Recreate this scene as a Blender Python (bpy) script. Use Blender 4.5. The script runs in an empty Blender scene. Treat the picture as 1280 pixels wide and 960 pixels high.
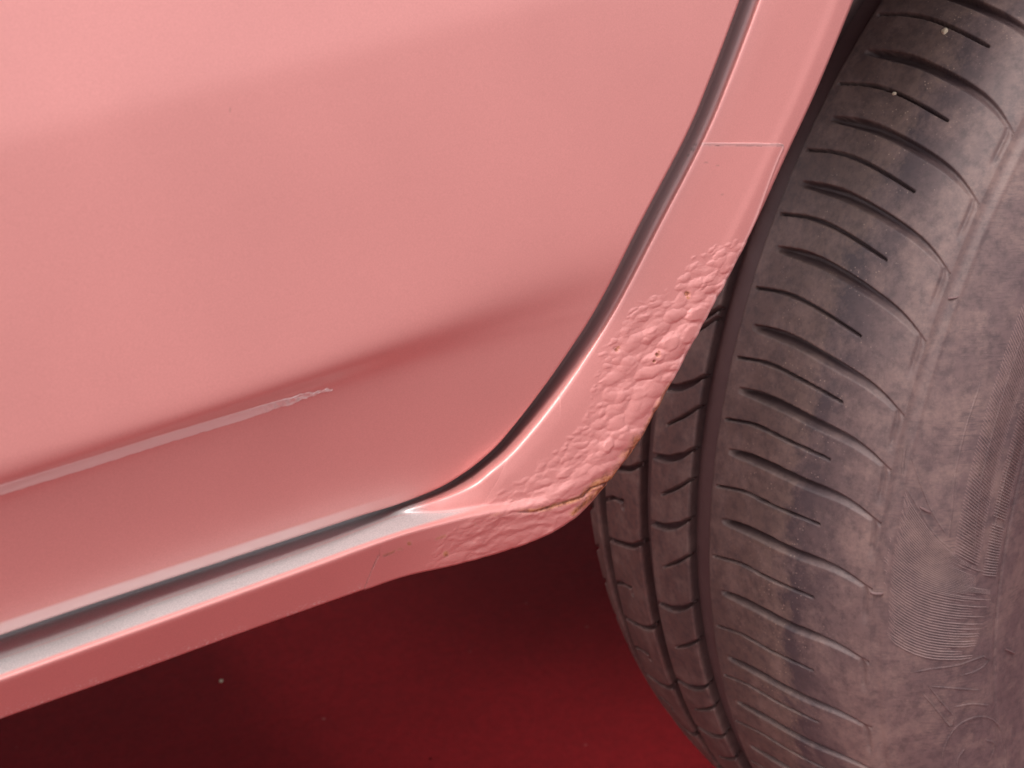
import bpy, math, random
import numpy as np
from mathutils import Vector, Matrix
R_ = math.radians
rng = np.random.default_rng(7)
random.seed(7)

# ------------------------------------------------------------------ camera, world, sun, exposure
# world units are metres; the origin is the hub of the rear wheel, x runs to the rear of the
# car, y from the outside into the car, z up; the ground lies at z = -0.31
scene = bpy.context.scene
CAM = np.array([-0.63241457, -0.36678171, 0.26531699])
YAW, PITCH, ROLL, FPX = 0.5520950, -0.3814372, -0.0384679, 1625.16
fw = np.array([math.sin(YAW)*math.cos(PITCH), math.cos(YAW)*math.cos(PITCH), math.sin(PITCH)])
r0 = np.array([math.cos(YAW), -math.sin(YAW), 0.0])
u0 = np.cross(r0, fw)
rt = r0*math.cos(ROLL) + u0*math.sin(ROLL)
up = -r0*math.sin(ROLL) + u0*math.cos(ROLL)
cd = bpy.data.cameras.new('camera')
cam = bpy.data.objects.new('camera', cd)
scene.collection.objects.link(cam)
M = Matrix(((rt[0], up[0], -fw[0], CAM[0]), (rt[1], up[1], -fw[1], CAM[1]), (rt[2], up[2], -fw[2], CAM[2]), (0, 0, 0, 1)))
cam.matrix_world = M
cd.sensor_width = 36.0
cd.lens = FPX/1280*36.0
cd.clip_start = 0.01
cd.clip_end = 500
cd.dof.use_dof = True
cd.dof.focus_distance = 0.39
cd.dof.aperture_fstop = 26.0
scene.camera = cam

SUN_EL, SUN_AZ = 58.0, 205.0        # azimuth measured from +x, anticlockwise: where the sun stands
world = bpy.data.worlds.new('World')
scene.world = world
world.use_nodes = True
wn = world.node_tree
wn.nodes.clear()
sky = wn.nodes.new('ShaderNodeTexSky')
sky.sky_type = 'NISHITA'
sky.sun_disc = False
sky.sun_elevation = R_(SUN_EL)
sky.sun_rotation = R_(90.0 - SUN_AZ)
sky.dust_density = 4.0
sky.ozone_density = 0.6
bg = wn.nodes.new('ShaderNodeBackground')
bg.inputs['Strength'].default_value = 0.15
wo = wn.nodes.new('ShaderNodeOutputWorld')
hs = wn.nodes.new('ShaderNodeHueSaturation')          # a milky overcast: the blue is washed out
hs.inputs['Saturation'].default_value = 0.22
wn.links.new(sky.outputs[0], hs.inputs['Color'])
wn.links.new(hs.outputs[0], bg.inputs[0])
wn.links.new(bg.outputs[0], wo.inputs[0])
sl = bpy.data.lights.new('sun', 'SUN')
sl.energy = 1.5
sl.angle = R_(28)
sl.color = (1.0, 0.95, 0.9)
so = bpy.data.objects.new('sun', sl)
scene.collection.objects.link(so)
sd = Vector((math.cos(R_(SUN_EL))*math.cos(R_(SUN_AZ)), math.cos(R_(SUN_EL))*math.sin(R_(SUN_AZ)), math.sin(R_(SUN_EL))))
so.rotation_euler = sd.to_track_quat('Z', 'Y').to_euler()
vs = scene.view_settings
vs.view_transform = 'Standard'
vs.look = 'None'
vs.gamma = 1.0
vs.use_curve_mapping = False
vs.exposure = 0.90

# ------------------------------------------------------------------ maths helpers
def rays(px, py):
    px = np.asarray(px, float); py = np.asarray(py, float)
    return fw + rt*((px-640)/FPX)[..., None] - up*((py-480)/FPX)[..., None]

def at_y(px, py, y):
    """the point seen at a place of the photograph, at the depth y of a surface"""
    d = rays(px, py)
    return CAM + d*((y-CAM[1])/d[..., 1])[..., None]

def smooth(a, b, x):
    t = np.clip((np.asarray(x, float)-a)/(b-a), 0, 1)
    return t*t*(3-2*t)

def spline(C, n, m=24):
    """Catmull-Rom through the rows of C, n samples; spacing by the length of the first two columns"""
    C = np.asarray(C, float)
    P = np.vstack([2*C[0]-C[1], C, 2*C[-1]-C[-2]])
    out = []
    for i in range(1, len(P)-2):
        t = np.linspace(0, 1, m, endpoint=False)[:, None]
        a, b, c, d = P[i-1], P[i], P[i+1], P[i+2]
        out.append(0.5*((2*b) + (-a+c)*t + (2*a-5*b+4*c-d)*t*t + (-a+3*b-3*c+d)*t**3))
    Q = np.vstack(out + [C[-1:]])
    L = np.concatenate([[0], np.cumsum(np.hypot(*np.diff(Q[:, :2], axis=0).T))])
    s = np.linspace(0, L[-1], n)
    return np.stack([np.interp(s, L, Q[:, k]) for k in range(Q.shape[1])], 1)

def gauss(A, sig, axis):
    k = int(3*sig)+1
    w = np.exp(-0.5*(np.arange(-k, k+1)/sig)**2); w /= w.sum()
    A = np.moveaxis(A, axis, -1)
    B = np.concatenate([2*A[..., :1]-A[..., k:0:-1], A, 2*A[..., -1:]-A[..., -2:-k-2:-1]], -1)
    o = sum(w[j]*B[..., j:j+A.shape[-1]] for j in range(2*k+1))
    return np.moveaxis(o, -1, axis)

_T = rng.random((256, 256))
def vnoise(x, y):
    x = np.asarray(x, float); y = np.asarray(y, float)
    xi = np.floor(x).astype(int); yi = np.floor(y).astype(int)
    fx = x-xi; fy = y-yi
    fx = fx*fx*(3-2*fx); fy = fy*fy*(3-2*fy)
    g = lambda a, b: _T[a % 256, b % 256]
    return (g(xi, yi)*(1-fx)+g(xi+1, yi)*fx)*(1-fy)+(g(xi, yi+1)*(1-fx)+g(xi+1, yi+1)*fx)*fy
def fbm(x, y, o=4):
    s = 0; a = .5; n = 0
    for k in range(o):
        s = s + a*vnoise(x*2**k+17*k, y*2**k+5*k); n += a; a *= .5
    return s/n

def sint(x, xs, ys):
    """interpolation with the corners rounded off"""
    g_ = np.linspace(xs[0], xs[-1], 160)
    return np.interp(x, g_, gauss(np.interp(g_, xs, ys), 11, 0))

def seg_dist(X, Y, pl):
    """distance of every (X, Y) to a polyline, and the place along it 0..1"""
    pl = np.asarray(pl, float)
    best = np.full(X.shape, 1e9); tt = np.zeros(X.shape)
    L = np.hypot(*np.diff(pl, axis=0).T); c = np.concatenate([[0], np.cumsum(L)])
    for i in range(len(pl)-1):
        a, b = pl[i], pl[i+1]; d = b-a
        t = np.clip(((X-a[0])*d[0]+(Y-a[1])*d[1])/(d@d), 0, 1)
        q = np.hypot(X-a[0]-t*d[0], Y-a[1]-t*d[1])
        m = q < best
        best = np.where(m, q, best); tt = np.where(m, (c[i]+t*L[i])/c[-1], tt)
    return best, tt

# ------------------------------------------------------------------ mesh helpers
def mesh_from(name, V, F, attrs=None, smooth_=True):
    V = np.asarray(V, np.float32); F = np.asarray(F, np.int32)
    me = bpy.data.meshes.new(name)
    me.vertices.add(len(V)); me.vertices.foreach_set('co', V.ravel())
    k = F.shape[1]
    me.loops.add(F.size); me.loops.foreach_set('vertex_index', F.ravel())
    me.polygons.add(len(F))
    me.polygons.foreach_set('loop_start', np.arange(0, F.size, k, dtype=np.int32))
    me.polygons.foreach_set('loop_total', np.full(len(F), k, np.int32))
    me.polygons.foreach_set('use_smooth', np.full(len(F), smooth_))
    me.update(calc_edges=True)
    for n, v in (attrs or {}).items():
        a = me.attributes.new(n, 'FLOAT', 'POINT')
        a.data.foreach_set('value', np.asarray(v, np.float32).ravel())
    me.validate()
    return me

def grid_faces(a, b, flip=False, wrap=False):
    i, j = np.meshgrid(np.arange(a if wrap else a-1), np.arange(b-1), indexing='ij')
    i2 = (i+1) % a
    q = np.stack([i*b+j, i*b+j+1, i2*b+j+1, i2*b+j], -1).reshape(-1, 4)
    return q[:, ::-1] if flip else q

def obj(name, me, mat, parent=None):
    o = bpy.data.objects.new(name, me)
    scene.collection.objects.link(o)
    me.materials.clear(); me.materials.append(mat)
    if parent is not None: o.parent = parent
    return o

def grid_obj(name, P, mat, parent=None, flip=False, attrs=None, wrap=False):
    a, b = P.shape[:2]
    return obj(name, mesh_from(name, P.reshape(-1, 3), grid_faces(a, b, flip, wrap), attrs), mat, parent)

# ------------------------------------------------------------------ materials
def new_mat(name):
    m = bpy.data.materials.new(name); m.use_nodes = True
    nt = m.node_tree
    return m, nt, nt.nodes['Principled BSDF'], nt.nodes.new, nt.links.new

def noise(nt, scale, detail=4, rough=.55, vec=None, dist=0):
    n = nt.nodes.new('ShaderNodeTexNoise')
    n.inputs['Scale'].default_value = scale; n.inputs['Detail'].default_value = detail
    n.inputs['Roughness'].default_value = rough; n.inputs['Distortion'].default_value = dist
    if vec is None:
        tc = nt.nodes.new('ShaderNodeTexCoord'); vec = tc.outputs['Object']
    nt.links.new(vec, n.inputs['Vector'])
    return n.outputs['Fac']

def ramp(nt, fac, stops, interp='LINEAR'):
    n = nt.nodes.new('ShaderNodeValToRGB')
    n.color_ramp.interpolation = interp
    e = n.color_ramp.elements
    while len(e) > len(stops): e.remove(e[-1])
    while len(e) < len(stops): e.new(1)
    for k, (p, c) in enumerate(stops):
        e[k].position = p
        e[k].color = (c, c, c, 1) if isinstance(c, (int, float)) else (*c, 1)
    nt.links.new(fac, n.inputs[0])
    return n.outputs['Color']

def mix(nt, fac, a, b, mode='MIX'):
    n = nt.nodes.new('ShaderNodeMix'); n.data_type = 'RGBA'; n.blend_type = mode
    for i, v in ((0, fac), (6, a), (7, b)):
        if isinstance(v, (int, float)): n.inputs[i].default_value = v if i == 0 else (v, v, v, 1)
        elif isinstance(v, tuple): n.inputs[i].default_value = (*v[:3], 1)
        else: nt.links.new(v, n.inputs[i])
    return n.outputs[2]

def fmath(nt, op, a, b=0.0, c=None, clamp=False):
    n = nt.nodes.new('ShaderNodeMath'); n.operation = op; n.use_clamp = clamp
    for i, v in enumerate((a, b, c)):
        if v is None: continue
        if isinstance(v, (int, float)): n.inputs[i].default_value = v
        else: nt.links.new(v, n.inputs[i])
    return n.outputs[0]

def attr(nt, name):
    n = nt.nodes.new('ShaderNodeAttribute'); n.attribute_name = name
    return n.outputs['Fac']

def bump(nt, h, strength, dist, normal=None):
    n = nt.nodes.new('ShaderNodeBump')
    n.inputs['Strength'].default_value = strength; n.inputs['Distance'].default_value = dist
    nt.links.new(h, n.inputs['Height'])
    if normal is not None: nt.links.new(normal, n.inputs['Normal'])
    return n.outputs['Normal']

PINK = (0.665, 0.280, 0.260)
SKY_SHEEN = (0.60, 0.565, 0.56)  # grey-white of the sky reflection painted onto the sill ledge
def paint_material(name, pink=PINK):
    m, nt, bs, N, L = new_mat(name)
    flake = noise(nt, 2600, 1, .5)
    mott = noise(nt, 22, 3, .5)
    grime = noise(nt, 180, 5, .65)
    base = mix(nt, ramp(nt, mott, [(.3, 0.0), (.7, 1.0)]), tuple(c*.965 for c in pink), tuple(min(c*1.03, 1) for c in pink))
    base = mix(nt, ramp(nt, flake, [(.3, .16), (.7, 0.0)]), base, (0.36, 0.13, 0.13))
    sheen_fac = attr(nt, 'sky_sheen')
    sheen = mix(nt, ramp(nt, flake, [(.38, .45), (.62, 0.0)]), SKY_SHEEN, (0.33, 0.33, 0.335))
    base = mix(nt, sheen_fac, base, sheen)
    pale = attr(nt, 'pale')
    base = mix(nt, fmath(nt, 'MULTIPLY', pale, 1.0, clamp=True), base, (0.74, 0.56, 0.54))
    rust = attr(nt, 'rust')
    rn = noise(nt, 900, 5, .7)
    rmask = fmath(nt, 'MULTIPLY', rust, ramp(nt, rn, [(.3, .55), (.5, 1.0)]), clamp=True)
    rcol = ramp(nt, noise(nt, 520, 4, .7), [(.35, (0.10, 0.026, 0.014)), (.5, (0.32, 0.105, 0.040)), (.66, (0.50, 0.22, 0.10))])
    base = mix(nt, rmask, base, rcol)
    gap_shade = attr(nt, 'gap_shade')
    base = mix(nt, gap_shade, base, (0.130, 0.070, 0.068))  # shade inside the door gap, mixed into the paint colour
    dirt_shade = attr(nt, 'dirt_shade')
    dm = fmath(nt, 'MULTIPLY', dirt_shade, ramp(nt, grime, [(.35, .3), (.6, 1.0)]), clamp=True)
    base = mix(nt, dm, base, (0.07, 0.035, 0.035))
    dm = fmath(nt, 'MAXIMUM', dm, gap_shade)
    L(base, bs.inputs['Base Color'])
    L(fmath(nt, 'SUBTRACT', fmath(nt, 'ADD', fmath(nt, 'MULTIPLY', sheen_fac, .2), .31), fmath(nt, 'MAXIMUM', rmask, dm), clamp=True), bs.inputs['Metallic'])
    L(fmath(nt, 'ADD', fmath(nt, 'MULTIPLY', rmask, .35), .42), bs.inputs['Roughness'])
    L(fmath(nt, 'SUBTRACT', .26, fmath(nt, 'ADD', fmath(nt, 'MULTIPLY', rmask, .5), fmath(nt, 'MULTIPLY', dm, .4)), clamp=True), bs.inputs['Coat Weight'])
    L(fmath(nt, 'SUBTRACT', .5, fmath(nt, 'MULTIPLY', dm, .5)), bs.inputs['Specular IOR Level'])
    L(ramp(nt, grime, [(.3, .10), (.7, .24)]), bs.inputs['Coat Roughness'])
    b = bump(nt, noise(nt, 420, 2, .5), .10, .0002)            # orange peel
    b = bump(nt, rn, .0, .0003, b)
    L(b, bs.inputs['Normal'])
    return m

def rubber_material(name, groove=False, markings=False):
    m, nt, bs, N, L = new_mat(name)
    tc = N('ShaderNodeTexCoord')
    sp = N('ShaderNodeSeparateXYZ'); L(tc.outputs['Object'], sp.inputs[0])
    y = sp.outputs['Y']
    n1 = noise(nt, 45, 6, .68)
    n2 = noise(nt, 260, 6, .72)
    n3 = noise(nt, 14, 4, .6)
    sx = N('ShaderNodeMapping'); sx.inputs['Scale'].default_value = (1, 1, 1)
    # y wanders with noise so the edge of the dust is ragged
    yw = fmath(nt, 'ADD', y, fmath(nt, 'MULTIPLY', fmath(nt, 'SUBTRACT', noise(nt, 75, 7, .72), .5), .040))
    yn = fmath(nt, 'MULTIPLY', fmath(nt, 'ADD', yw, .11), 4.0, clamp=True)      # -0.11 -> 0, 0.14 -> 1
    t = lambda v: (v+.11)*4
    band = ramp(nt, yn, [(t(-.095), (0.104, 0.065, 0.067)), (t(-.072), (0.123, 0.076, 0.072)), (t(-.060), (0.097, 0.062, 0.062)),
                         (t(-.0435), (0.054, 0.037, 0.042)), (t(-.0385), (0.128, 0.082, 0.071)), (t(-.018), (0.113, 0.069, 0.060)),
                         (t(.012), (0.104, 0.060, 0.055)), (t(.05), (0.128, 0.063, 0.056)), (t(.12), (0.119, 0.058, 0.053))])
    col = mix(nt, ramp(nt, n2, [(.38, .62), (.56, 0.0)]), band, (0.050, 0.033, 0.036))
    col = mix(nt, ramp(nt, noise(nt, 60, 7, .75), [(.47, .0), (.66, .55)]), col, (0.215, 0.138, 0.122))
    # pale specks of dried dust, thickest where the contact patch ends
    w = N('ShaderNodeTexVoronoi'); w.inputs['Scale'].default_value = 620; L(tc.outputs['Object'], w.inputs['Vector'])
    sp_ = ramp(nt, w.outputs['Distance'], [(.08, 1.0), (.2, 0.0)])
    gate = ramp(nt, noise(nt, 95, 5, .75), [(.49, 0.0), (.57, 1.0)])
    near = ramp(nt, yn, [(t(-.062), .1), (t(-.040), 1.0), (t(-.028), .6), (t(0.0), .1)])
    f = fmath(nt, 'MULTIPLY', fmath(nt, 'MULTIPLY', sp_, gate), near)
    col = mix(nt, fmath(nt, 'MULTIPLY', f, .95), col, (0.42, 0.30, 0.24))
    sc = N('ShaderNodeMapping'); sc.inputs['Rotation'].default_value = (0, R_(38), 0); sc.inputs['Scale'].default_value = (260, 60, 1700)
    L(tc.outputs['Object'], sc.inputs['Vector'])
    scuff = ramp(nt, noise(nt, 1.0, 3, .6, vec=sc.outputs[0]), [(.50, 0.0), (.66, .6)])
    side = ramp(nt, yn, [(t(-.088), 1.0), (t(-.070), .25), (t(-.055), 0.0)])
    patch = ramp(nt, noise(nt, 38, 3, .6), [(.42, 0.0), (.58, 1.0)])
    col = mix(nt, fmath(nt, 'MULTIPLY', fmath(nt, 'MULTIPLY', scuff, side), patch), col, (0.045, 0.030, 0.034))
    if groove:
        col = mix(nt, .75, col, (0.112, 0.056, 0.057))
    if markings:
        col = mix(nt, .5, col, (0.26, 0.17, 0.165))
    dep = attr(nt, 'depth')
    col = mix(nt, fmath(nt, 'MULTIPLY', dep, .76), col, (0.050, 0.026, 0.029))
    L(col, bs.inputs['Base Color'])
    bs.inputs['Roughness'].default_value = .62
    bs.inputs['Specular IOR Level'].default_value = .45
    b = bump(nt, n2, .30, .0005)
    b = bump(nt, noise(nt, 1100, 3, .6), .25, .00018, b)
    L(b, bs.inputs['Normal'])
    return m

def plain(name, col, rough=.6, metal=0, nscale=80, amt=.25, bs_=.1):
    m, nt, bs, N, L = new_mat(name)
    n = noise(nt, nscale, 5, .6)
    L(mix(nt, ramp(nt, n, [(.3, 0.0), (.7, 1.0)]), tuple(c*(1-amt) for c in col), tuple(min(1, c*(1+amt)) for c in col)), bs.inputs['Base Color'])
    bs.inputs['Roughness'].default_value = rough; bs.inputs['Metallic'].default_value = metal
    L(bump(nt, n, bs_, .001), bs.inputs['Normal'])
    return m

M_paint = paint_material('pink_paint')
M_rub = rubber_material('dusty_rubber')
M_groove = rubber_material('groove_rubber', groove=True)
M_mark = rubber_material('raised_rubber', markings=True)
M_liner = plain('black_plastic', (0.07, 0.045, 0.048), .7)
M_rim = plain('painted_alloy', (0.35, 0.33, 0.33), .4, .6, 80, .05, .0)
M_stone = plain('pale_stone', (0.55, 0.45, 0.33), .8, 0, 900, .35, .5)

def ground_material():
    m, nt, bs, N, L = new_mat('red_ground')
    a = noise(nt, 5, 4, .6); b = noise(nt, 160, 6, .7)
    c = mix(nt, ramp(nt, a, [(.3, 0.0), (.7, 1.0)]), (0.19, 0.007, 0.010), (0.25, 0.009, 0.013))
    c = mix(nt, ramp(nt, b, [(.35, .35), (.6, 0.0)]), c, (0.10, 0.003, 0.005))
    v = N('ShaderNodeTexVoronoi'); v.inputs['Scale'].default_value = 55
    tc = N('ShaderNodeTexCoord'); L(tc.outputs['Object'], v.inputs['Vector'])
    s = fmath(nt, 'MULTIPLY', ramp(nt, v.outputs['Distance'], [(.05, 1.0), (.09, 0.0)]), ramp(nt, noise(nt, 30, 2), [(.6, 0.0), (.65, 1.0)]))
    c = mix(nt, fmath(nt, 'MULTIPLY', s, .5), c, (0.34, 0.15, 0.14))
    sp = N('ShaderNodeSeparateXYZ'); L(tc.outputs['Object'], sp.inputs[0])       # greyer on the unseen open side, added to cut red bounce light
    out = ramp(nt, fmath(nt, 'MULTIPLY', fmath(nt, 'ADD', sp.outputs['Y'], fmath(nt, 'MULTIPLY', a, .3)), -1.0), [(.15, 0.0), (.55, .8)])
    c = mix(nt, out, c, (0.17, 0.115, 0.115))
    L(c, bs.inputs['Base Color'])
    bs.inputs['Roughness'].default_value = .85
    bs.inputs['Specular IOR Level'].default_value = .15
    L(bump(nt, b, .5, .002), bs.inputs['Normal'])
    return m

# ------------------------------------------------------------------ the ground
n = 60
ang = np.linspace(0, 2*math.pi, 97)[:-1]
rad = np.concatenate([[0.001], np.geomspace(.1, 200, n)])
P = np.stack([np.outer(np.cos(ang), rad)-.3, np.outer(np.sin(ang), rad)+.3, np.full((96, n+1), -.31)], -1)
g = grid_obj('ground', P, ground_material(), wrap=True, flip=True)
g['kind'] = 'structure'

# ------------------------------------------------------------------ the car
car = bpy.data.objects.new('car', None)
scene.collection.objects.link(car)
car.location = (-.3, .3, -.31)
car['label'] = 'pink painted car with rusty blistered sill corner in front of its dusty rear tyre'
car['category'] = 'car'
bpy.context.view_layer.update()
def child(o, p=None):
    p = p or car
    o.parent = p
    o.matrix_parent_inverse = p.matrix_world.inverted()
    return o

# ---- the side panel with sill: a strip between the door gap (D) and the free edge (E)
# D x, D y, E x, E y, t1, t2, t3, then depth (mm) at t=0, t1, t2, t3, 1
K = [
 (-130,842,-150,952, .03,.25,.51, -57,-63,-81,-90,-83),
 (-60,817,-70,924,  .03,.25,.51, -57,-63,-81,-90,-83),
 (0,797,0,899,      .03,.25,.51, -57,-63,-81,-90,-83),
 (100,763,100,864,  .03,.25,.49, -57,-63,-81,-90,-83),
 (200,730,200,828.5,  .03,.21,.475, -57,-63,-81,-90,-83),
 (300,697,300,792,  .03,.20,.46, -57,-63,-81,-90,-83),
 (400,664,400,756.5,  .03,.18,.435, -57,-63,-81,-90,-83),
 (450,647.5,450,739,  .04,.15,.42, -60,-66,-81,-90,-83.5),
 (500,632,506,720,  .09,.13,.41, -69,-80,-81,-90,-84),
 (550,612,567,706,  .15,.30,.43, -70,-84,-84.5,-90,-85.5),
 (582,593,630,688.5,  .20,.42,.50, -71,-86.2,-87,-90,-86.5),
 (602,578,682,669, .17,.54,.62, -71,-87.6,-88.2,-90,-87.8),
 (622,560,722,644, .17,.62,.72, -71,-88,-89,-90,-88.6),
 (642,537,754,609, .18,.70,.79, -71,-88.5,-89.3,-90,-89),
 (671,500,792,560,  .19,.75,.83, -71,-89,-89.6,-90,-89.3),
 (707,450,838,478,  .20,.78,.85, -71,-89,-89.7,-90,-89.5),
 (750,383,884,392,  .20,.78,.86, -71,-89,-89.7,-90,-89.5),
 (805,277,937,294,  .20,.78,.86, -71,-89,-89.7,-90,-89.5),
 (860,172,984,192,  .20,.78,.86, -71,-89,-89.7,-90,-89.5),
 (892,96,1021,112,  .20,.78,.86, -71,-89,-89.7,-90,-89.5),
 (928,0,1067,0,     .20,.78,.86, -71,-89,-89.7,-90,-89.5),
 (952,-70,1100,-90, .20,.78,.86, -71,-89,-89.7,-90,-89.5)]
K = np.array(K, float)

def strip(ns, nt_, s0=0., s1=1., t0=0., t1=1., K=K):
    S = spline(K, 2001)
    si = np.linspace(s0, s1, ns)*2000
    S = np.stack([np.interp(si, np.arange(2001), S[:, k]) for k in range(S.shape[1])], 1)
    t = np.linspace(0, 1, 401)
    Y = np.empty((ns, 401))
    for i in range(ns):
        a, b, c = S[i, 4:7]
        y0, y1, y2, y3, y4 = S[i, 7:12]
        y = np.interp(t, [0, a, b, c, 1], [y1, y1, y2, y3, y4])
        Y[i] = y
    # soften the folds, then add the round shoulder into the gap
    wide = smooth(520, 420, S[:, :1])
    Y = gauss(Y, 7, 1)*(1-wide)+gauss(Y, 15, 1)*wide
    for i in range(ns):
        a = S[i, 4]; y0, y1 = S[i, 7:9]
        u = np.clip(t/max(a, .02), 0, 1)
        Y[i] += (y0-y1)*(1-u)**2.6+1.6*np.clip(1-t/(1.9*max(a, .08)), 0, 1)**2
    Y = gauss(Y, 5, 1)
    Y[:, -9:] += (np.linspace(0, 1, 9)**2*1.2)[None]           # edge rolls inwards
    tt = np.linspace(t0, t1, nt_)
    Y = np.stack([np.interp(tt, t, Y[i]) for i in range(ns)])/1000
    PX = S[:, None, 0]*(1-tt)+S[:, None, 2]*tt
    PYY = S[:, None, 1]*(1-tt)+S[:, None, 3]*tt
    Y = Y+.0065*np.logaddexp(0, (560-PYY)/40)*40/590            # the pillar leans in as it rises
    return at_y(PX, PYY, Y), PX, PYY, S, tt

def normals(P):
    a = np.gradient(P, axis=0); b = np.gradient(P, axis=1)
    n = np.cross(a, b)
    n /= np.linalg.norm(n, axis=-1, keepdims=True)+1e-12
    n[n[..., 1] > 0] *= -1
    return n

def sheen_mask(S, tt, PX, PYY):  # where the ledge gets its painted sky reflection
    T = tt[None, :]
    t2, t3 = S[:, None, 5], S[:, None, 6]
    w = smooth(t2-.03, t2+.03, T)*(1-smooth(t3-.075, t3-.015, T))
    x = PX
    left = smooth(610, 560, x)
    gap = (1-smooth(.10, .17, T))*smooth(560, 430, x)
    return np.clip(w*left + (T <= t2)*smooth(540, 505, x), 0, 1)*(1-smooth(t3-.075, t3-.015, T))

def chips_rust(PX, PYY):
    n1 = fbm(PX/7, PYY/7); n2 = fbm(PX/22, PYY/22)
    d, tt = seg_dist(PX, PYY, [(796, 552), (785, 578), (768, 596), (742, 606), (724, 622), (700, 630), (672, 637), (640, 640)])
    rust = np.clip(1.25-(d/(3.2+9*smooth(.66, .15, tt))*(0.45+n1)), 0, 1)*smooth(1.0, .86, tt)
    d2, _ = seg_dist(PX, PYY, [(838, 480), (792, 562), (770, 592), (742, 618), (715, 642)])
    rust = np.maximum(rust, np.clip(1.2-d2/(2+7*n1*n2*2), 0, 1)*smooth(.24, .42, n2+.12))
    for x, y, r in ((858, 367, 3.2), (859, 372, 2), (770, 437, 3), (773, 434, 2), (820, 443, 3), (816, 451, 2), (822, 439, 1.6), (782, 583, 4), (556, 692, 4), (511, 679, 3)):
        rust = np.maximum(rust, np.clip(1.5-np.hypot(PX-x, PYY-y)/(r*(.55+.7*n1)), 0, 1)*.9)
    d3, t3 = seg_dist(PX, PYY, [(640, 640), (625, 641), (600, 650), (575, 662), (540, 676), (500, 686), (480, 694)])
    rust = np.maximum(rust, np.clip(1.0-d3/(1.3+2.6*n1), 0, 1)*smooth(.47, .6, n2)*.8)
    d, tt = seg_dist(PX, PYY, [(790, 560), (765, 600), (738, 610), (728, 621), (700, 629), (668, 640), (640, 640), (610, 650)])
    dirt_shade = np.clip(1-d/(.9+.9*n1), 0, 1)*.8*smooth(.45, .52, n2+.06)*smooth(610, 660, PX)
    return rust, dirt_shade

# base panel
NS, NT = 900, 130
P, PX, PYY, S, tt = strip(NS, NT)
sheen = sheen_mask(S, tt, PX, PYY)
rust, dirt_shade = chips_rust(PX, PYY)
seam_d, _ = seg_dist(PX, PYY, [(473, 694), (465, 712), (456, 734)])
dirt_shade = np.maximum(dirt_shade, np.clip(1.2-seam_d/1.1, 0, 1)*.6)
for x, y, r in ((866, 187, 2.6), (860, 194, 1.4), (869, 181, 2.0), (591, 597, .8)):
    dirt_shade = np.maximum(dirt_shade, np.clip(1.5-np.hypot(PX-x, PYY-y)/(r*(.5+fbm(PX/3, PYY/3))), 0, 1)*.55)
edge = 1-smooth(.8, 3.5, np.abs(1-tt[None, :])*110+0*PX)
inner = np.clip(1-tt[None, :]/(S[:, 4:5]*.62), 0, 1)
gap_shade = np.maximum(smooth(0, .9, inner)*smooth(470, 600, PX)*.85, smooth(.13, 0, tt[None, :])*smooth(600, 470, PX)*.5)  # painted shade: deep in the door gap and on the inner ledge
spk = (vnoise(PX*.9, PYY*.9) > .80)*(fbm(PX/25+3, PYY/25) > .45)*smooth(.86, .97, tt[None, :])*smooth(560, 420, PX)
pale_b = spk*.7
rust = np.maximum(rust, edge*smooth(.45, .6, fbm(PX/9, PYY/9))*smooth(560, 700, PX)*smooth(330, 420, PYY)*.7)
# extra rows: behind the door, and the flange turned in round the arch / the underside of the sill
back = [P[:, :1]+np.array([0, d, 0.0])+np.array([0, 0, 1])*0 for d in (.022, .012, .004)]
fl = [P[:, -1:]+np.array([0, d, h]) for d, h in ((.0010, .0006), (.0035, .0012), (.012, .0012), (.020, .0010))]
z1 = np.zeros((NS, 3)); z4 = np.zeros((NS, 4))
PP = np.concatenate(back+[P]+fl, 1)
cat = lambda A, b=0, e=0: np.concatenate([z1+b, A, z4+e], 1)
bcol = sheen[:, :1]
A_sheen = np.concatenate([np.repeat(bcol, 3, 1), sheen, z4], 1)
A_ = dict(sky_sheen=A_sheen, rust=cat(rust, 0, .25), dirt_shade=cat(dirt_shade, .0, .3), pale=cat(pale_b), gap_shade=np.concatenate([np.repeat(gap_shade[:, :1], 3, 1), gap_shade, z4], 1))
# the sill runs on forwards, the arch runs on over the wheel, both beyond the frame
fore = np.stack([PP[0]+np.array([dx, 0, 0]) for dx in (-.8, -.4, -.1, -.02)])
aft = []
for dg in np.arange(3, 118, 3.0):
    c_, s_ = math.cos(R_(dg)), math.sin(R_(dg))
    L_ = PP[-1]
    aft.append(np.stack([L_[:, 0]*c_+L_[:, 2]*s_, L_[:, 1], -L_[:, 0]*s_+L_[:, 2]*c_], 1))
PP = np.concatenate([fore, PP, np.array(aft)])
A_ = {k: np.concatenate([np.repeat(v_[:1], 4, 0), v_, np.repeat(v_[-1:], len(aft), 0)]) for k, v_ in A_.items()}
quarter = child(grid_obj('side_panel', PP, M_paint, attrs=A_))
quarter['label'] = 'pink side panel and sill with a sky reflection painted on the ledge and rust along the lower edge'

# the far continuation of the strip over the wheel, beyond the frame
a = np.radians(np.linspace(0, 1, 60)*100)
# blisters under the film
poly = [(922, 300), (903, 300), (878, 316), (850, 334), (835, 356), (803, 374), (780, 397), (764, 416), (750, 440), (746, 470), (738, 500), (732, 525), (708, 548),
        (690, 568), (662, 586), (640, 603), (612, 622), (585, 634), (566, 655), (545, 682), (536, 712), (600, 705), (700, 665), (745, 622), (792, 565), (842, 480), (905, 370), (932, 305)]
def in_poly(X, Y, pl):
    c = np.zeros(X.shape, bool); j = len(pl)-1
    for i in range(len(pl)):
        xi, yi = pl[i]; xj, yj = pl[j]
        k = ((yi > Y) != (yj > Y)) & (X < (xj-xi)*(Y-yi)/(yj-yi+1e-9)+xi)
        c ^= k; j = i
    return c

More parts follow.
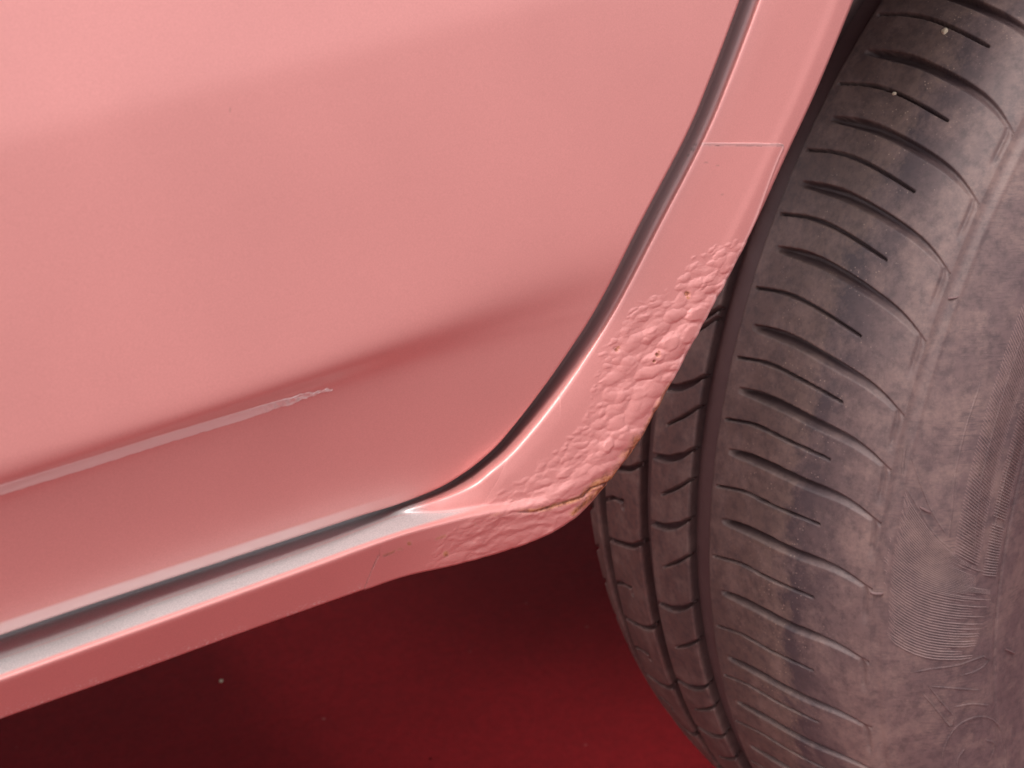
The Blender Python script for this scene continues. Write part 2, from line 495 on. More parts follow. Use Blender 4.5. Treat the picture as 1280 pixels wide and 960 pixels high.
def blister_height(X, Y):
    """mm of relief: many overlapping caps, long axis up to the right"""
    H = np.zeros(X.shape)
    border = np.array(poly[:21])
    WX = X+6*(fbm(X/14, Y/14)-.5)+2.5*(fbm(X/5, Y/5)-.5); WY = Y+6*(fbm(X/14+50, Y/14)-.5)+2.5*(fbm(X/5+9, Y/5)-.5)
    cnt = 0
    r2 = np.random.default_rng(3)
    tries = 0
    while cnt < 860 and tries < 20000:
        tries += 1
        x = r2.uniform(535, 932); y = r2.uniform(298, 712)
        if not in_poly(np.array([x]), np.array([y]), poly)[0]: continue
        db = float(seg_dist(np.array([x]), np.array([y]), border)[0][0])
        low = smooth(560, 640, y)
        rr = r2.uniform(1.8, 4.0)+min(db, 38)*.20*r2.random()**1.6*1.5*(1-.4*low)
        L_, W_ = rr*r2.uniform(1.1, 1.9)*(1+.9*low), rr*r2.uniform(.65, .9)*(1-.15*low)
        th = -R_(r2.normal(32, 14))
        cx, sx_ = math.cos(th), math.sin(th)
        m = (np.abs(X-x) < L_*1.5+4) & (np.abs(Y-y) < L_*1.5+4)
        if not m.any(): continue
        dx, dy = WX[m]-x, WY[m]-y
        q = ((dx*cx+dy*sx_)/L_)**2+((-dx*sx_+dy*cx)/W_)**2
        h = np.clip(1-q, 0, 1)**.75*(W_*.066)*r2.uniform(.6, 1.2)*(1-.35*low)
        H[m] = np.maximum(H[m], h) if r2.random() < .6 else H[m]+.45*h*(1-.5*low)
        cnt += 1
    H = np.minimum(H, .95+.2*np.tanh(H-.95))
    return H

def make_film():
    s = spline(K, 2001)
    # the film runs from the cut line on the sill to the edge at the top
    ns, nt_ = 1500, 230
    i0 = np.abs(s[:, 0]-440).argmin(); i1 = np.abs(s[:, 1]-158).argmin()
    P, PX, PYY, S, tt = strip(ns, nt_, i0/2000, i1/2000, .03, 1.0)
    Nn = normals(P)
    sarr = np.linspace(0, 1, ns)[:, None]; T = tt[None, :]
    H = blister_height(PX, PYY)
    H = gauss(gauss(H, 1.0, 0), 1.0, 1)*.80
    H *= smooth(1.005, .985, T)*.6+.4
    # folds parallel to the lower edge
    amp = smooth(570, 640, PYY)*smooth(540, 600, PX)*smooth(775, 740, PX)*smooth(.35, .5, T)
    dd, _ = seg_dist(PX, PYY, [(480, 694), (560, 668), (640, 641), (700, 628), (745, 606), (790, 560)])
    H += amp*.15*np.sin(dd*.42+11*fbm(PX/26, PYY/18))*fbm(PX/25, PYY/25)
    crk, _ = seg_dist(PX, PYY, [(790, 560), (765, 600), (738, 610), (728, 621), (700, 629), (668, 640), (640, 640), (610, 650)])
    H -= .38*np.exp(-(crk/1.5)**2)*smooth(615, 680, PX)*(.5+fbm(PX/10, PYY/10))
    for x, y, r in ((858, 368, 2.6), (770, 437, 2.6), (820, 443, 2.3), (816, 451, 1.6)):
        H -= .7*np.exp(-(np.hypot(PX-x, PYY-y)/r)**2)
    # tiny ripple near the left highlight
    H += .03*smooth(.3, .2, T)*(fbm(PX/3, PYY/3)-.5)*smooth(200, 260, PYY)
    # thin lip along the edges of the film
    dpx_top = PYY-(176.6+.8*fbm(PX/16, PX*0)+.012*(PX-865))
    H += .12*np.exp(-((dpx_top-2.0)/1.6)**2)*(.6+.8*fbm(PX/12, PYY/12))
    H += .05*smooth(8, 1, sarr*1050)
    off = .00016
    # right border: keeps a few pixels off the panel edge at the top, joins it lower down
    lim = 1-.052*smooth(300, 190, PYY)
    rnd = 9.0
    # rounded upper corner
    xr = (lim-T)*118; yr = dpx_top
    corner = np.hypot(np.clip(rnd-xr, 0, None), np.clip(rnd-yr, 0, None))
    cutx = np.interp(PYY, [600, 694, 712, 734, 760], [480, 474, 465, 456, 445])
    outside = (PX < cutx) | (T < S[:, 4:5]*.75) | (dpx_top < 0) | (T < (S[:, 6:7]+.02+.05*(fbm(PX/9, PYY/9)-.5))*smooth(655, 575, PX)) | (T > lim) | ((xr < rnd) & (yr < rnd) & (corner > rnd))
    H += .09*np.exp(-((xr-1.4)/1.2)**2)*smooth(560, 400, PYY)
    rust, dirt_shade = chips_rust(PX, PYY)
    seam_d, _ = seg_dist(PX, PYY, [(474, 694), (465, 712), (456, 734)])
    dirt_shade = np.maximum(dirt_shade, np.clip(1-sarr*1050/1.6, 0, 1)*.5)
    for x, y, r in ((866, 187, 3.0), (860, 194, 1.6), (882, 203, 1.4), (897, 207, 1.2), (715, 566, .0001), (902, 243, 1.2)):
        dirt_shade = np.maximum(dirt_shade, np.clip(1.5-np.hypot((PX-x)*.6, PYY-y)/(r*(.5+fbm(PX/3, PYY/3))), 0, 1)*.45)
    d, _ = seg_dist(PX, PYY, [(964, 178), (974, 179), (980, 184), (981, 190)])
    dirt_shade = np.maximum(dirt_shade, np.clip(1.3-d/3.0, 0, 1)*.55)
    dirt_shade = np.maximum(dirt_shade, np.clip(1-np.abs(dpx_top-4.6)/1.3, 0, 1)*.9*smooth(.35, .6, fbm(PX/11, PX*0+2)))  # shadow line just beneath the film seam, painted in
    for x, y, r in ((858, 367, 2.4), (770, 437, 2.4), (820, 443, 2.2), (816, 451, 1.7)):
        dirt_shade = np.maximum(dirt_shade, np.clip(1.3-np.hypot(PX-x, PYY-y)/r, 0, 1)*.55)
    pale = np.exp(-((dpx_top-3)/2.0)**2)*.45+np.exp(-((xr-2)/1.6)**2)*.25*smooth(560, 420, PYY)
    sheen = sheen_mask(S, tt, PX, PYY)
    thr = (S[:, 6:7]+.02)*smooth(655, 575, PX)
    fade = smooth(0, .16, T-np.maximum(thr, S[:, 4:5]*.75))*smooth(0, 14, np.clip(dpx_top, 0, None)*0+14)
    fade = np.where(PX < 700, fade, 1)*.92+.08
    Q = P+Nn*(off*fade+H*np.clip(fade*1.4, 0, 1)/1000)[..., None]
    # borders drop to the paint
    Q[0] = P[0]-Nn[0]*.0001; Q[-1] = P[-1]-Nn[-1]*.0001; Q[:, 0] = P[:, 0]-Nn[:, 0]*.0001
    F = grid_faces(ns, nt_)
    o = outside.ravel()
    near = np.zeros_like(outside)
    near[:, :-1] |= outside[:, 1:]; near[:-1] |= outside[1:]; near[:, 1:] |= outside[:, :-1]
    drop = near & ~outside
    Q[drop] = (P-Nn*.0001)[drop]
    F = F[~o[F].any(1)]
    # last column rolls round the edge of the panel
    V = Q.reshape(-1, 3)
    used = np.zeros(len(V), bool); used[F.ravel()] = True
    idx = np.cumsum(used)-1
    me = mesh_from('protective_film', V[used], idx[F], dict(sky_sheen=sheen.ravel()[used], rust=rust.ravel()[used], dirt_shade=dirt_shade.ravel()[used], pale=pale.ravel()[used]))
    f_ = child(obj('protective_film', me, M_paint), quarter)
    f_['label'] = 'blistered and rusting film over the rear corner of the sill'
make_film()

# ---- the door
def ydoor(x, z):
    zc = .1426+(x+.595)*.085                                 # the crease
    A = .0030*smooth(-.425, -.53, x)+.0026*smooth(-.375, -.45, x)
    w = .0015+.0024*smooth(-.53, -.42, x)
    h = z-zc
    y = -.0925+A/(1+np.exp(np.clip(h/w, -40, 40)))
    zr = .2161+(x+.582)*.125                              # where the glossy skin starts to mirror the sky
    y = y+.060*np.clip(z-.150, 0, None)+(.15+.05*smooth(-.42, -.52, x))*np.logaddexp(0, (zc-.003-z)/(.002+.006*smooth(-.52, -.43, x)))*(.002+.006*smooth(-.52, -.43, x))+.18*np.clip(z-.150, 0, None)**2+.085*(np.logaddexp(0, (z-zr)/.0015)*.0015)
    return y

def on_door(px, py, off=0.0):
    y = np.full(np.shape(px), -.09)
    for _ in range(12):
        Q = at_y(px, py, y)
        y = ydoor(Q[..., 0], Q[..., 2])-off
    return at_y(px, py, y)

Db = spline(K[:, :2], 900)
Bp = on_door(Db[:, 0], Db[:, 1])
# continue the outline beyond the frame
b0 = Bp[0]; bd = Bp[0]-Bp[6]; bd /= np.linalg.norm(bd)
lead = b0+np.linspace(.75, .003, 60)[:, None]*np.array([-1, 0, 0])*1.0
lead[:, 2] = b0[2]
e0 = Bp[-1]; ed = Bp[-1]-Bp[-8]; ed /= np.linalg.norm(ed)
k_ = np.linspace(.004, .28, 60)[:, None]
tail = e0+k_*ed+np.array([1, 0, 0])*(k_**2*.5)
B2 = np.concatenate([lead, Bp, tail])[:, [0, 2]]
for _ in range(2): B2[1:-1] = (B2[:-2]+2*B2[1:-1]+B2[2:])/4
tg = np.gradient(B2, axis=0); tg /= np.linalg.norm(tg, axis=1, keepdims=True)
nrm = np.stack([tg[:, 1], -tg[:, 0]], 1)                      # points out of the door: down / rearwards
Bi = B2-nrm*.0016
v = np.concatenate([[0, .0004, .001], np.linspace(.002, .17, 190), np.linspace(.18, .40, 12)])
x = np.repeat(Bi[:, :1], len(v), 1)+0*v
top = .52
z = Bi[:, 1:]+v[None, :]/v[-1]*(top-Bi[:, 1:])*1.0
# keep the rows parallel to the crease in the visible part
P1 = np.stack([x, ydoor(x, z), z], -1)
hem = []
for k, (o_, d_) in enumerate([(.0016, .028), (.0016, .004), (.0016, .0019), (.00150, .0012), (.0012, .00062), (.0008, .00025), (.0004, .00006)]):
    q = Bi+nrm*o_
    hem.append(np.stack([q[:, 0], ydoor(Bi[:, 0], Bi[:, 1])+d_, q[:, 1]], -1)[:, None])
P1 = np.concatenate(hem+[P1], 1)
n1_, n2_ = P1.shape[:2]
pl = np.zeros((n1_, n2_))
XX = P1[..., 0]
low = smooth(-.485, -.53, XX)
dz = P1[..., 2]-B2[:, 1:2]
pl = (smooth(.0044, .0036, dz)*low*.72)*(.85+.3*fbm(XX*300, P1[..., 2]*900))  # pale band on the lower hem: reflected ground light painted in
dirt_shade = np.zeros_like(pl)
for px_, py_, r_ in ((536, 514, .9), (534, 584, .6), (92, 68, .9), (28, 13, 1.3), (288, 137, 1.2), (148, 341, .5), (468, 648, .6), (896, 48, .5)):
    q = on_door(np.array([float(px_)]), np.array([float(py_)]))[0]
    dist = np.linalg.norm(P1-q, axis=-1)
    dirt_shade = np.maximum(dirt_shade, np.clip(1.4-dist/(r_*.00019), 0, 1)*.7)
door = child(grid_obj('door', P1, M_paint, flip=False, attrs=dict(sky_sheen=pl*0, rust=pl*0, dirt_shade=dirt_shade, pale=pl)))

# pale ragged strip along the crease: light reflected off the ground, painted in
nu, nv = 520, 12
uu = np.linspace(0, 1, nu); vv = np.linspace(0, 1, nv)
upx = -60+uu*476
up_ = np.interp(upx, [-60, 0, 100, 200, 300, 370, 420], [624.5, 606, 575, 543.5, 514, 494, 484])
lo_ = np.interp(upx, [-60, 0, 100, 200, 300, 345, 390, 420], [639.5, 620, 589, 557, 526.5, 512, 496, 485.0])
rag = (fbm(upx/9, upx*0+3)-.5)
lo_ = lo_+rag*(1.5+7*smooth(300, 400, upx)); up_ = up_+(fbm(upx/6, upx*0+9)-.5)*(.6+6*smooth(340, 400, upx))
lo_ = np.maximum(lo_, up_+.2)
GX = np.repeat(upx[:, None], nv, 1); GY = up_[:, None]+(lo_-up_)[:, None]*vv
wr = smooth(300, 390, GX)
hh = .00018+wr*.00045*(fbm(GX/5+GY/9, GY/3)-.3)
hh[:, 0] = -.00008; hh[:, -1] = -.00008; hh[-1] = -.00008
P2 = on_door(GX, GY, 0.0); P2[..., 1] -= hh
pl2 = np.clip(.95-.5*wr*(fbm(GX/6, GY/4) > .52), 0, 1)
crease_glint = child(grid_obj('crease_strip', P2, M_paint, attrs=dict(sky_sheen=pl2*0, rust=pl2*0, dirt_shade=wr*.3*(fbm(GX/4, GY/3) > .62), pale=pl2)), door)
crease_glint['label'] = 'pale ragged strip along the door crease, a painted reflection'

# ---- the unseen rest that shades the ground and the wheel: liner, floor, upper side
a = np.radians(np.linspace(32, 192, 90))
prof = [(.388, -.068), (.392, -.02), (.394, .06), (.394, .16), (.30, .18)]
Pl = np.array([[(-rr*math.cos(t_), yy, rr*math.sin(t_)) for rr, yy in prof] for t_ in a])
child(grid_obj('wheel_arch_liner', Pl, M_liner))
def box(name, lo, hi, mat):
    x0, y0_, z0 = lo; x1, y1_, z1_ = hi
    V = [(x0, y0_, z0), (x1, y0_, z0), (x1, y1_, z0), (x0, y1_, z0), (x0, y0_, z1_), (x1, y0_, z1_), (x1, y1_, z1_), (x0, y1_, z1_)]
    F = [(0, 3, 2, 1), (4, 5, 6, 7), (0, 1, 5, 4), (1, 2, 6, 5), (2, 3, 7, 6), (3, 0, 4, 7)]
    return child(obj(name, mesh_from(name, V, F, None, False), mat))
box('floor_pan', (-2.4, .05, .100), (-.52, 1.55, .150), M_liner)
box('rear_floor', (-.47, .19, .12), (.9, 1.38, .18), M_liner)
# rear side above the wheel
th = np.radians(np.linspace(38, 178, 80))
arc = np.stack([-.422*np.cos(th), .422*np.sin(th)], 1)
rows = []
e_last = P[-1, -1]
for k in np.linspace(0, 1, 14):
    z_ = arc[:, 1]+(.52-arc[:, 1])*k
    rows.append(np.stack([arc[:, 0], -.0805+.25*np.clip(z_-.25, 0, None)**2, z_], 1))
rows = np.array(rows).transpose(1, 0, 2)
rows = np.concatenate([rows[:, :1]+np.array([0, .02, 0]), rows], 1)
zz = np.zeros(rows.shape[:2])
child(grid_obj('rear_wing', rows, M_paint, attrs=dict(sky_sheen=zz, rust=zz, dirt_shade=zz, pale=zz)))

# ------------------------------------------------------------------ the tyre
# cross-section of the tyre: y (metres, outside is negative), radius
SEC = np.array([(-.076, .2000), (-.084, .2080), (-.0905, .2200), (-.0945, .2340), (-.0958, .2500), (-.0940, .2650), (-.0900, .2760), (-.0830, .2870),
                (-.0775, .2940), (-.0720, .2990), (-.0600, .3045), (-.0450, .3075), (-.0200, .3103), (0, .3113), (.0300, .3125), (.0600, .3118),
                (.0800, .3095), (.0950, .3055), (.1050, .3010), (.1130, .2940), (.1190, .2840), (.1220, .2650), (.1180, .2250), (.1100, .2000)])
CS = spline(SEC, 4001, 60)
CSL = np.concatenate([[0], np.cumsum(np.hypot(*np.diff(CS, axis=0).T))])
CSN = np.gradient(CS, axis=0); CSN = np.stack([-CSN[:, 1], CSN[:, 0]], 1); CSN /= np.linalg.norm(CSN, axis=1, keepdims=True)
CSN = gauss(CSN, 20, 0)
i_top = CS[:, 1].argmax()
def w_of_y(y):                       # arc length at a y on the tread side
    i_a = np.where(CS[:, 0] < -.0945)[0].max()
    return np.interp(y, CS[i_a:i_top+900, 0], CSL[i_a:i_top+900])
def w_of_r(r):                       # arc length at a radius on the outer sidewall
    return np.interp(r, CS[:i_top, 1], CSL[:i_top])
def tyre_point(th, w, h):
    """th radians, w arc length, h metres outwards"""
    y = np.interp(w, CSL, CS[:, 0]); r = np.interp(w, CSL, CS[:, 1])
    ny = np.interp(w, CSL, CSN[:, 0]); nr = np.interp(w, CSL, CSN[:, 1])
    r = r+nr*h; y = y+ny*h
    return np.stack([-r*np.cos(th), y+0*th, r*np.sin(th)], -1)
# normal should point outwards
if np.interp(w_of_y(0.0), CSL, CSN[:, 1]) < 0: CSN = -CSN

def extend(L, lo, hi, up_, dn):
    L = list(L); i = 0
    while L[0] < hi: L.insert(0, L[0]+up_[i % len(up_)]); i += 1
    i = 0
    while L[-1] > lo: L.append(L[-1]-dn[i % len(dn)]); i += 1
    return L
pit = [5.3, 4.9, 5.6, 6.2, 5.1, 4.6, 5.9]
GA = extend([38.3, 33.0, 28.0, 23.1, 17.2, 12.4, 7.6, 1.9, -4.4, -10.8, -15.6, -21.0], -45, 75, pit, pit)
GB = extend([41.3, 35.6, 30.4, 25.5, 19.9, 14.6, 9.8, 4.4, -1.6, -8.1, -13.2, -18.5], -45, 75, pit, pit)
R2A = extend([12.4, 6.5, .5, -7.4, -16.2, -22.5], -45, 75, pit, [7, 6, 6.5])
R2B = extend([17.0, 10.0, 4.0, -2.7, -11.1, -18.7], -45, 75, pit, [7, 6, 6.5])
R3A = extend([9.4, 3.0, -4.3, -13.1, -20.5], -45, 75, pit, [7, 6, 6.5])
R3B = extend([13.0, 6.2, -.4, -9.2, -17.0], -45, 75, pit, [7, 6, 6.5])
R4 = extend([4.0, -.8, -4.5, -9.0, -13.0, -17.5, -21.6], -45, 75, [3.4, 3.1], [3.4, 3.1])

def shoulder_groove(TH, Y):
    """TH degrees, Y millimetres -> depth in mm of the wide curved grooves and the fine sipes"""
    D = np.zeros(TH.shape)
    for g_ in GA:
        k = smooth(2, 24, g_)
        offU = sint(-Y, [6, 17, 27, 37, 49, 61, 69, 73, 76], [0, .25, .2, -.15, -.65, -1.3, -2.0, -2.7, -3.4])
        offL = sint(-Y, [6, 17, 27, 43, 60, 68, 71.5, 76], [0, .5, .5, .4, .55, .15, -.35, -1.0])
        c = g_+offL*(1-k)+offU*k
        m = np.abs(TH-c) < 2.5
        wd = np.interp(-Y, [6, 12, 20, 50, 66, 74], [.42, .62, .78, .74, .58, .36])
        u = (c+.16-TH)/wd                              # 0 at the sharp upper wall, 1 at the lower lip
        dep = np.interp(-Y, [5.5, 9, 20, 45, 60, 70, 74], [0, 4.5, 5.5, 4.2, 2.4, 1.1, .5])
        prof_ = smooth(-.04, .10, u)*np.clip(1-np.clip(u-.42, 0, 1)/.60, 0, 1)**.8
        prof_ = np.where(u > 1.02, 0, prof_)
        # round start
        D = np.where(m, np.maximum(D, dep*prof_), D)
        # the step that turns down the shoulder after the bend
        ye = 73.6
        tdn = (g_-2.7*k-.5*(1-k)-TH)
        q = smooth(-.1, .3, tdn)*(1-smooth(2.0, 3.4, tdn))
        D = np.where((tdn > -.2) & (tdn < 3.6), np.maximum(D, .9*q*np.exp(-((-Y-ye+.8*np.clip(1-tdn, 0, 1)**2)/.75)**2)), D)
    for g_ in GB:
        k = smooth(2, 24, g_)
        offU = sint(-Y, [1.7, 14, 23.6, 33.5, 45.6, 54.5], [0, .3, .25, -.05, -.6, -1.05])
        offL = sint(-Y, [.5, 17, 32, 52], [0, .75, .6, .75])
        c = g_+offL*(1-k)+offU*k
        hw = np.interp(-Y, [1, 14, 20, 50, 54.3], [.05, .06, .085, .07, .035])
        dep = np.where((-Y > 1.2) & (-Y < 54.3), 3.6, 0)
        D = np.maximum(D, dep*(1-smooth(hw, hw+.07, np.abs(TH-c))))
    return D

def rib2_groove(TH, Y):
    D = np.zeros(TH.shape)
    for g_ in R2A:
        c = g_+sint(Y, [14, 19.5, 29, 40], [0, -.95, -1.95, -2.35])
        hw = np.interp(Y, [14, 24, 34, 40], [.10, .26, .26, .16])
        D = np.maximum(D, 3.6*(1-smooth(hw, hw+.08, np.abs(TH-c))))
    for g_ in R2B:
        c = g_+sint(Y, [13, 21, 32], [.1, -1.25, -2.7])
        hw = np.interp(Y, [13, 22, 32], [.10, .12, .05])
        D = np.maximum(D, np.where(Y < 32, 3.0, 0)*(1-smooth(hw, hw+.08, np.abs(TH-c))))
    return D

def rib3_groove(TH, Y):
    D = np.zeros(TH.shape)
    for g_ in R3A:
        c = g_+sint(Y, [47, 55, 65, 77], [0, -1.15, -1.75, -2.4])
        D = np.maximum(D, 3.4*(1-smooth(.20, .29, np.abs(TH-c))))
    for g_ in R3B:
        c = g_+sint(Y, [61, 70, 78], [-1.2, -1.5, -2.4])
        D = np.maximum(D, np.where(Y > 60.5, 3.0, 0)*(1-smooth(.11, .2, np.abs(TH-c))))
        D = np.maximum(D, np.where(np.abs(Y-61.5) < .9, 3.0, 0)*(np.abs(TH-(g_-1.45)) < .55))
    return D

def rib4_groove(TH, Y):
    D = np.zeros(TH.shape)
    for k_i, g_ in enumerate(R4):
        c = g_-(Y-92)*.16
        D = np.maximum(D, np.where(Y > 93.5, 2.8, 0)*(1-smooth(.10 if k_i % 2 else .2, .3, np.abs(TH-c))))
    return D

def tread_part(name, ya, yb, fn, step_w, mat, wall=.0068, parent=None, th0=-40, th1=60, step_t=.075, round_=.0007, wall_a=True, wall_b=True):
    wa, wb = w_of_y(ya), w_of_y(yb)
    nw = int((wb-wa)/step_w)+2
    w = np.linspace(wa, wb, nw)
    fine = np.arange(th0, th1, step_t)
    coarse = np.arange(th1, 360+th0, .6)
    th = np.concatenate([fine, coarse])
    TH, W = np.meshgrid(th, w, indexing='ij')
    Y = np.interp(W, CSL, CS[:, 0])*1000
    T180 = np.where(TH > 180, TH-360, TH)
    D = np.zeros(TH.shape)
    if fn:
        nf = len(fine)
        D[:nf] = fn(TH[:nf], Y[:nf])
    e = np.ones(nw)
    edge_ = np.zeros(nw)
    if wall_a: edge_ += np.where(w-wa < round_*1.5, .35*(1-(w-wa)/(round_*1.5))**2, 0)
    if wall_b: edge_ += np.where(wb-w < round_*1.5, .35*(1-(wb-w)/(round_*1.5))**2, 0)
    Hh = -(D+edge_[None])/1000
    Pt = tyre_point(np.radians(TH), W, Hh)
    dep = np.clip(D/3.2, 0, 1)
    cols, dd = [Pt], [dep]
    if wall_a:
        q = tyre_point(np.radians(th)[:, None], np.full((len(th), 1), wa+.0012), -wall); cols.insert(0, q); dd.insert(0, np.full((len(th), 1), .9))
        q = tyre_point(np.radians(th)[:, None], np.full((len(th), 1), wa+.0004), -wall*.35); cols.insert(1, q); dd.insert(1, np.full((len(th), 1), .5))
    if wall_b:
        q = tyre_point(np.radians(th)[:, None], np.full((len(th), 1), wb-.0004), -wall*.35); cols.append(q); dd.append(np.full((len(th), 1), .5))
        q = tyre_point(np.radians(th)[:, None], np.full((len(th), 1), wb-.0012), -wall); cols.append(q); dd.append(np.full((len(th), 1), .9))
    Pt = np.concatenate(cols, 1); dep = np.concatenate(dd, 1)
    return grid_obj(name, Pt, mat, attrs=dict(depth=dep), wrap=True)

# carcass under the ribs: floors of the grooves, inner sidewall
w = np.linspace(w_of_y(-.060), CSL[-1], 90)
th = np.radians(np.arange(0, 360, 1.0))
TH, W = np.meshgrid(th, w, indexing='ij')
yv = np.interp(W, CSL, CS[:, 0])
Pc = tyre_point(TH, W, np.where(yv < .1205, -.0062*smooth(.1215, .1150, yv)*1.0, 0)*np.where(W > w_of_y(.11), smooth(.3, .285, 0), 1))
hh = np.full(W.shape, -.0062)
hh *= smooth(w_of_y(.1135)+.012, w_of_y(.1135)+.002, W)
Pc = tyre_point(TH, W, hh)
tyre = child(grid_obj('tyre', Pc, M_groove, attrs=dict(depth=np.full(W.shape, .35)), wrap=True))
tyre['label'] = 'worn dusty rear tyre'

rib_1 = child(tread_part('shoulder_rib', -.0752, .0015, shoulder_groove, .00042, M_rub, wall_a=False), tyre)
rib_2 = child(tread_part('tread_rib', .0145, .0400, rib2_groove, .0006, M_rub), tyre)
rib_3 = child(tread_part('tread_rib', .0490, .0775, rib3_groove, .0007, M_rub), tyre)
rib_4 = child(tread_part('inner_shoulder_rib', .0880, .1135, rib4_groove, .0008, M_rub, wall_b=False), tyre)

# outer sidewall
wa, wb = 0.0, w_of_y(-.0752)
nw = 150
w = np.linspace(wa, wb, nw)
thd = np.concatenate([np.arange(-45, 60, .15), np.arange(60, 315, 1.0)])
TH, W = np.meshgrid(np.radians(thd), w, indexing='ij')
Rr = np.interp(W, CSL, CS[:, 1])*1000
H = np.zeros(W.shape)
H += .35*np.exp(-((Rr-292.6)/.55)**2)                              # fine ring below the shoulder
H -= .5*smooth(296.5, 295.2, Rr)*smooth(293.2, 294.2, Rr)
H += .30*smooth(259, 258.0, Rr)*0
H -= .45*np.exp(-((Rr-249.5)/.5)**2)
sidewall = child(grid_obj('sidewall', tyre_point(TH, W, H/1000), M_rub, attrs=dict(depth=H*0), wrap=True), tyre)

# ---- relief on the sidewall: fine ribbing and worn emblems, laid on the rubber
def hit_tyre(px, py):
    """where a line of sight meets the cross-section: angle (rad) and arc length"""
    out = []
    t = np.linspace(.25, .7, 9001)
    ya, ra = CS[:i_top, 0], CS[:i_top, 1]
    for a_, b_ in zip(np.ravel(px), np.ravel(py)):
        Q = CAM+t[:, None]*rays(np.array(a_), np.array(b_))
        rr = np.hypot(Q[:, 0], Q[:, 2])
        ys = np.interp(rr, ra, ya)
        k = ((Q[:, 1] > ys) & (rr < .3125)).argmax()
        out.append((math.atan2(Q[k, 2], -Q[k, 0]), np.interp(rr[k], ra, CSL[:i_top])))
    return np.array(out)

def ridge_mesh(name, lines, width, height, mat, parent, stuff=True, label=None):
    V, F = [], []
    for L in lines:
        L = np.asarray(L)
        n_ = len(L)
        q = tyre_point(L[:, 0], L[:, 1], 0*L[:, 0])
        eps = 1e-4
        nn = tyre_point(L[:, 0], L[:, 1], 0*L[:, 0]+.001)-q; nn /= np.linalg.norm(nn, axis=1, keepdims=True)
        tg_ = np.gradient(q, axis=0); tg_ /= np.linalg.norm(tg_, axis=1, keepdims=True)+1e-12
        sd_ = np.cross(nn, tg_)
        b = len(V)
        hv = height*np.minimum(1, np.minimum(np.arange(n_), np.arange(n_)[::-1])*.8+.15)
        for i in range(n_):
            V += [q[i]-sd_[i]*width/2-nn[i]*.00006, q[i]+nn[i]*hv[i], q[i]+sd_[i]*width/2-nn[i]*.00006]
        for i in range(n_-1):
            c = b+3*i
            F += [(c, c+1, c+4, c+3), (c+1, c+2, c+5, c+4)]
    me = mesh_from(name, V, F, dict(depth=np.zeros(len(V))), True)
    o = child(obj(name, me, mat), parent)
    if stuff: o['kind'] = 'stuff'
    if label: o['label'] = label
    return o

lines = []
wr = w_of_r
# two bands of slanted ribbing
def band(ra_, rb_, d0, d1, step, slant, drop=.0):
    for d in np.arange(d0, d1, step):
        if random.random() < drop: continue
        s_ = slant(d)
        w_ = np.linspace(wr(ra_), wr(rb_), 5)
        lines.append(np.stack([np.radians(d+s_*np.linspace(1, 0, 5)*1.0)*-1*-1, w_], 1))
band(.2620, .2735, 4.5, 46, .26, lambda d: -1.3-.05*d, .03)
band(.2520, .2595, 2.0, 46, .26, lambda d: -.5-.03*d, .04)
ridge_mesh('sidewall_ribbing', lines, .00050, .0006, M_mark, sidewall, label='bands of fine slanted ribs')
# the fan of curved lines
A_ = [(1128, 612), (1148, 645), (1178, 682), (1212, 704), (1238, 712)]
B_ = [(1104, 700), (1130, 722), (1160, 738), (1200, 747), (1238, 750)]
C_ = [(1106, 796), (1132, 812), (1160, 822), (1195, 824), (1215, 822)]
A_, B_, C_ = (spline(np.array(q, float), 9) for q in (A_, B_, C_))
fan = []
for k in np.linspace(0, 1, 26)[:-1]: fan.append(A_*(1-k)+B_*k)
for k in np.linspace(0, 1, 25): fan.append(B_*(1-k)+C_*k)
lines = []
for q in fan:
    q = q.copy()
    cut = smooth(0, 1, random.random())*6
    q[0, 0] += random.uniform(0, 8)
    q = q[:random.choice((7, 8, 8, 9, 9))]
    lines.append(hit_tyre(q[:, 0], q[:, 1]))
ridge_mesh('sidewall_ribbing', lines, .00040, .0005, M_mark, sidewall, label='fan of fine curved ribs')
# worn emblem outlines
def pl(*pts, n=14): return hit_tyre(*spline(np.array(pts, float), n).T)
marks = [pl((1135, 556), (1147, 595), (1165, 640), (1186, 673)), pl((1186, 673), (1190, 640), (1194, 592)), pl((1194, 592), (1206, 540), (1226, 478)),
         pl((1131, 560), (1128, 600), (1140, 622), (1168, 668), (1194, 690)),
         pl((1138, 841), (1165, 836), (1195, 832), (1222, 823), (1234, 819), (1235, 827), (1222, 838), (1196, 846)),
         pl((1160, 856), (1172, 872), (1192, 895)), pl((1192, 895), (1188, 908), (1168, 884), (1152, 866)),
         pl((1178, 966), (1180, 936), (1196, 908), (1222, 896), (1244, 902), (1256, 926), (1257, 966), n=24),
         pl((1196, 966), (1198, 948), (1206, 936)), pl((1232, 925), (1243, 930), (1240, 945)),
         pl((1163, 858), (1200, 861), (1224, 863)), pl((1192, 884), (1215, 880), (1236, 882)),
         pl((1224, 612), (1236, 560), (1252, 500), (1268, 450), (1284, 405), n=20), pl((1218, 706), (1220, 660), (1226, 610)),
         pl((1245, 722), (1244, 660), (1256, 600), (1272, 545))]
for mk in marks: ridge_mesh('raised_outline', [mk], .0010, .00035, M_rub, sidewall, stuff=False)
# wear lines: little rubber vent stubs
stubs = []
for (x0, y0_), (x1, y1_) in (((1185, 373), (1199, 371)), ((1088, 741), (1104, 742)), ((1150, 634), (1164, 641)), ((1256, 811), (1268, 817))):
    q = pl((x0, y0_), ((x0+x1)/2, (y0_+y1_)/2+.5), (x1, y1_), n=6)
    stubs.append(ridge_mesh('rubber_stub', [q], .0010, .0009, M_groove, sidewall, stuff=False))

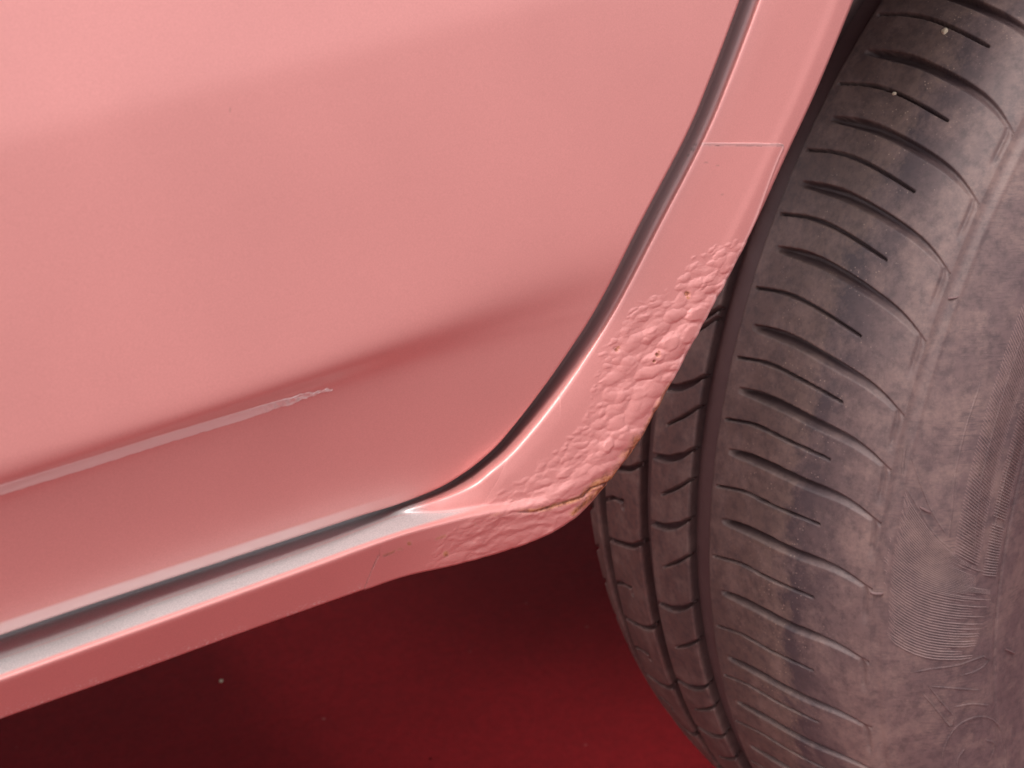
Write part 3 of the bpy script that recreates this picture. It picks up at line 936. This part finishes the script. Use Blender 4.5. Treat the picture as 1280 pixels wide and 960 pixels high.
# rim
a = np.radians(np.arange(0, 360, 3))
pr = [(-.074, .203), (-.080, .2045), (-.082, .200), (-.078, .192), (-.060, .186), (-.045, .17), (-.050, .10), (-.055, .05), (-.056, .001)]
Pr = np.array([[(-r__*math.cos(t_), y_, r__*math.sin(t_)) for y_, r__ in pr] for t_ in a])
rim = child(grid_obj('wheel_rim', Pr, M_rim, wrap=True))
prb = [(.105, .200), (.09, .19), (.0, .17), (-.05, .17)]
Pr = np.array([[(-r__*math.cos(t_), y_, r__*math.sin(t_)) for y_, r__ in prb] for t_ in a])
child(grid_obj('rim_barrel', Pr, M_rim, wrap=True), rim)

# ------------------------------------------------------------------ stones
def stone(loc, size, label, seed, squash=(1, .8, .7)):
    r3 = np.random.default_rng(seed)
    a_ = np.linspace(0, 2*math.pi, 15)[:-1]; b_ = np.linspace(-math.pi/2, math.pi/2, 10)
    A, B = np.meshgrid(a_, b_, indexing='ij')
    d = np.stack([np.cos(A)*np.cos(B), np.sin(A)*np.cos(B), np.sin(B)], -1)
    k = 1+.22*np.sin(d[..., 0]*3.1+seed)+.15*np.cos(d[..., 1]*4+seed*2)+.08*np.sin(d[..., 2]*6)
    Pq = d*k[..., None]*size*np.array(squash)
    o = grid_obj('small_stone', Pq, M_stone, wrap=True, flip=True)
    o.location = loc
    o['label'] = label; o['category'] = 'stone'
    return o
def on_tread(px, py, h=0.):
    t = np.linspace(.25, .7, 20001)
    Q = CAM+t[:, None]*rays(np.array(px), np.array(py))
    rr = np.hypot(Q[:, 0], Q[:, 2])
    k = ((rr < np.interp(Q[:, 1], CS[1200:i_top+600, 0], CS[1200:i_top+600, 1]))).argmax()
    return Q[k]
for (px_, py_, s_, lb, sd_) in ((1180.5, 40, .0012, 'small pale stone stuck in the fine tread cut near the top of the tyre', 1),
                                (1118, 117, .0007, 'tiny grey stone stuck in the tread cut second from the top', 5)):
    q = on_tread(px_, py_)
    o = stone(q, s_, lb, sd_, (1, .9, 1.1))
d = rays(np.array(277.), np.array(851.))
q = CAM+d*((-.309-CAM[2])/d[2])
stone(q, .0015, 'tiny pale stone lying alone on the red ground under the sill', 9)
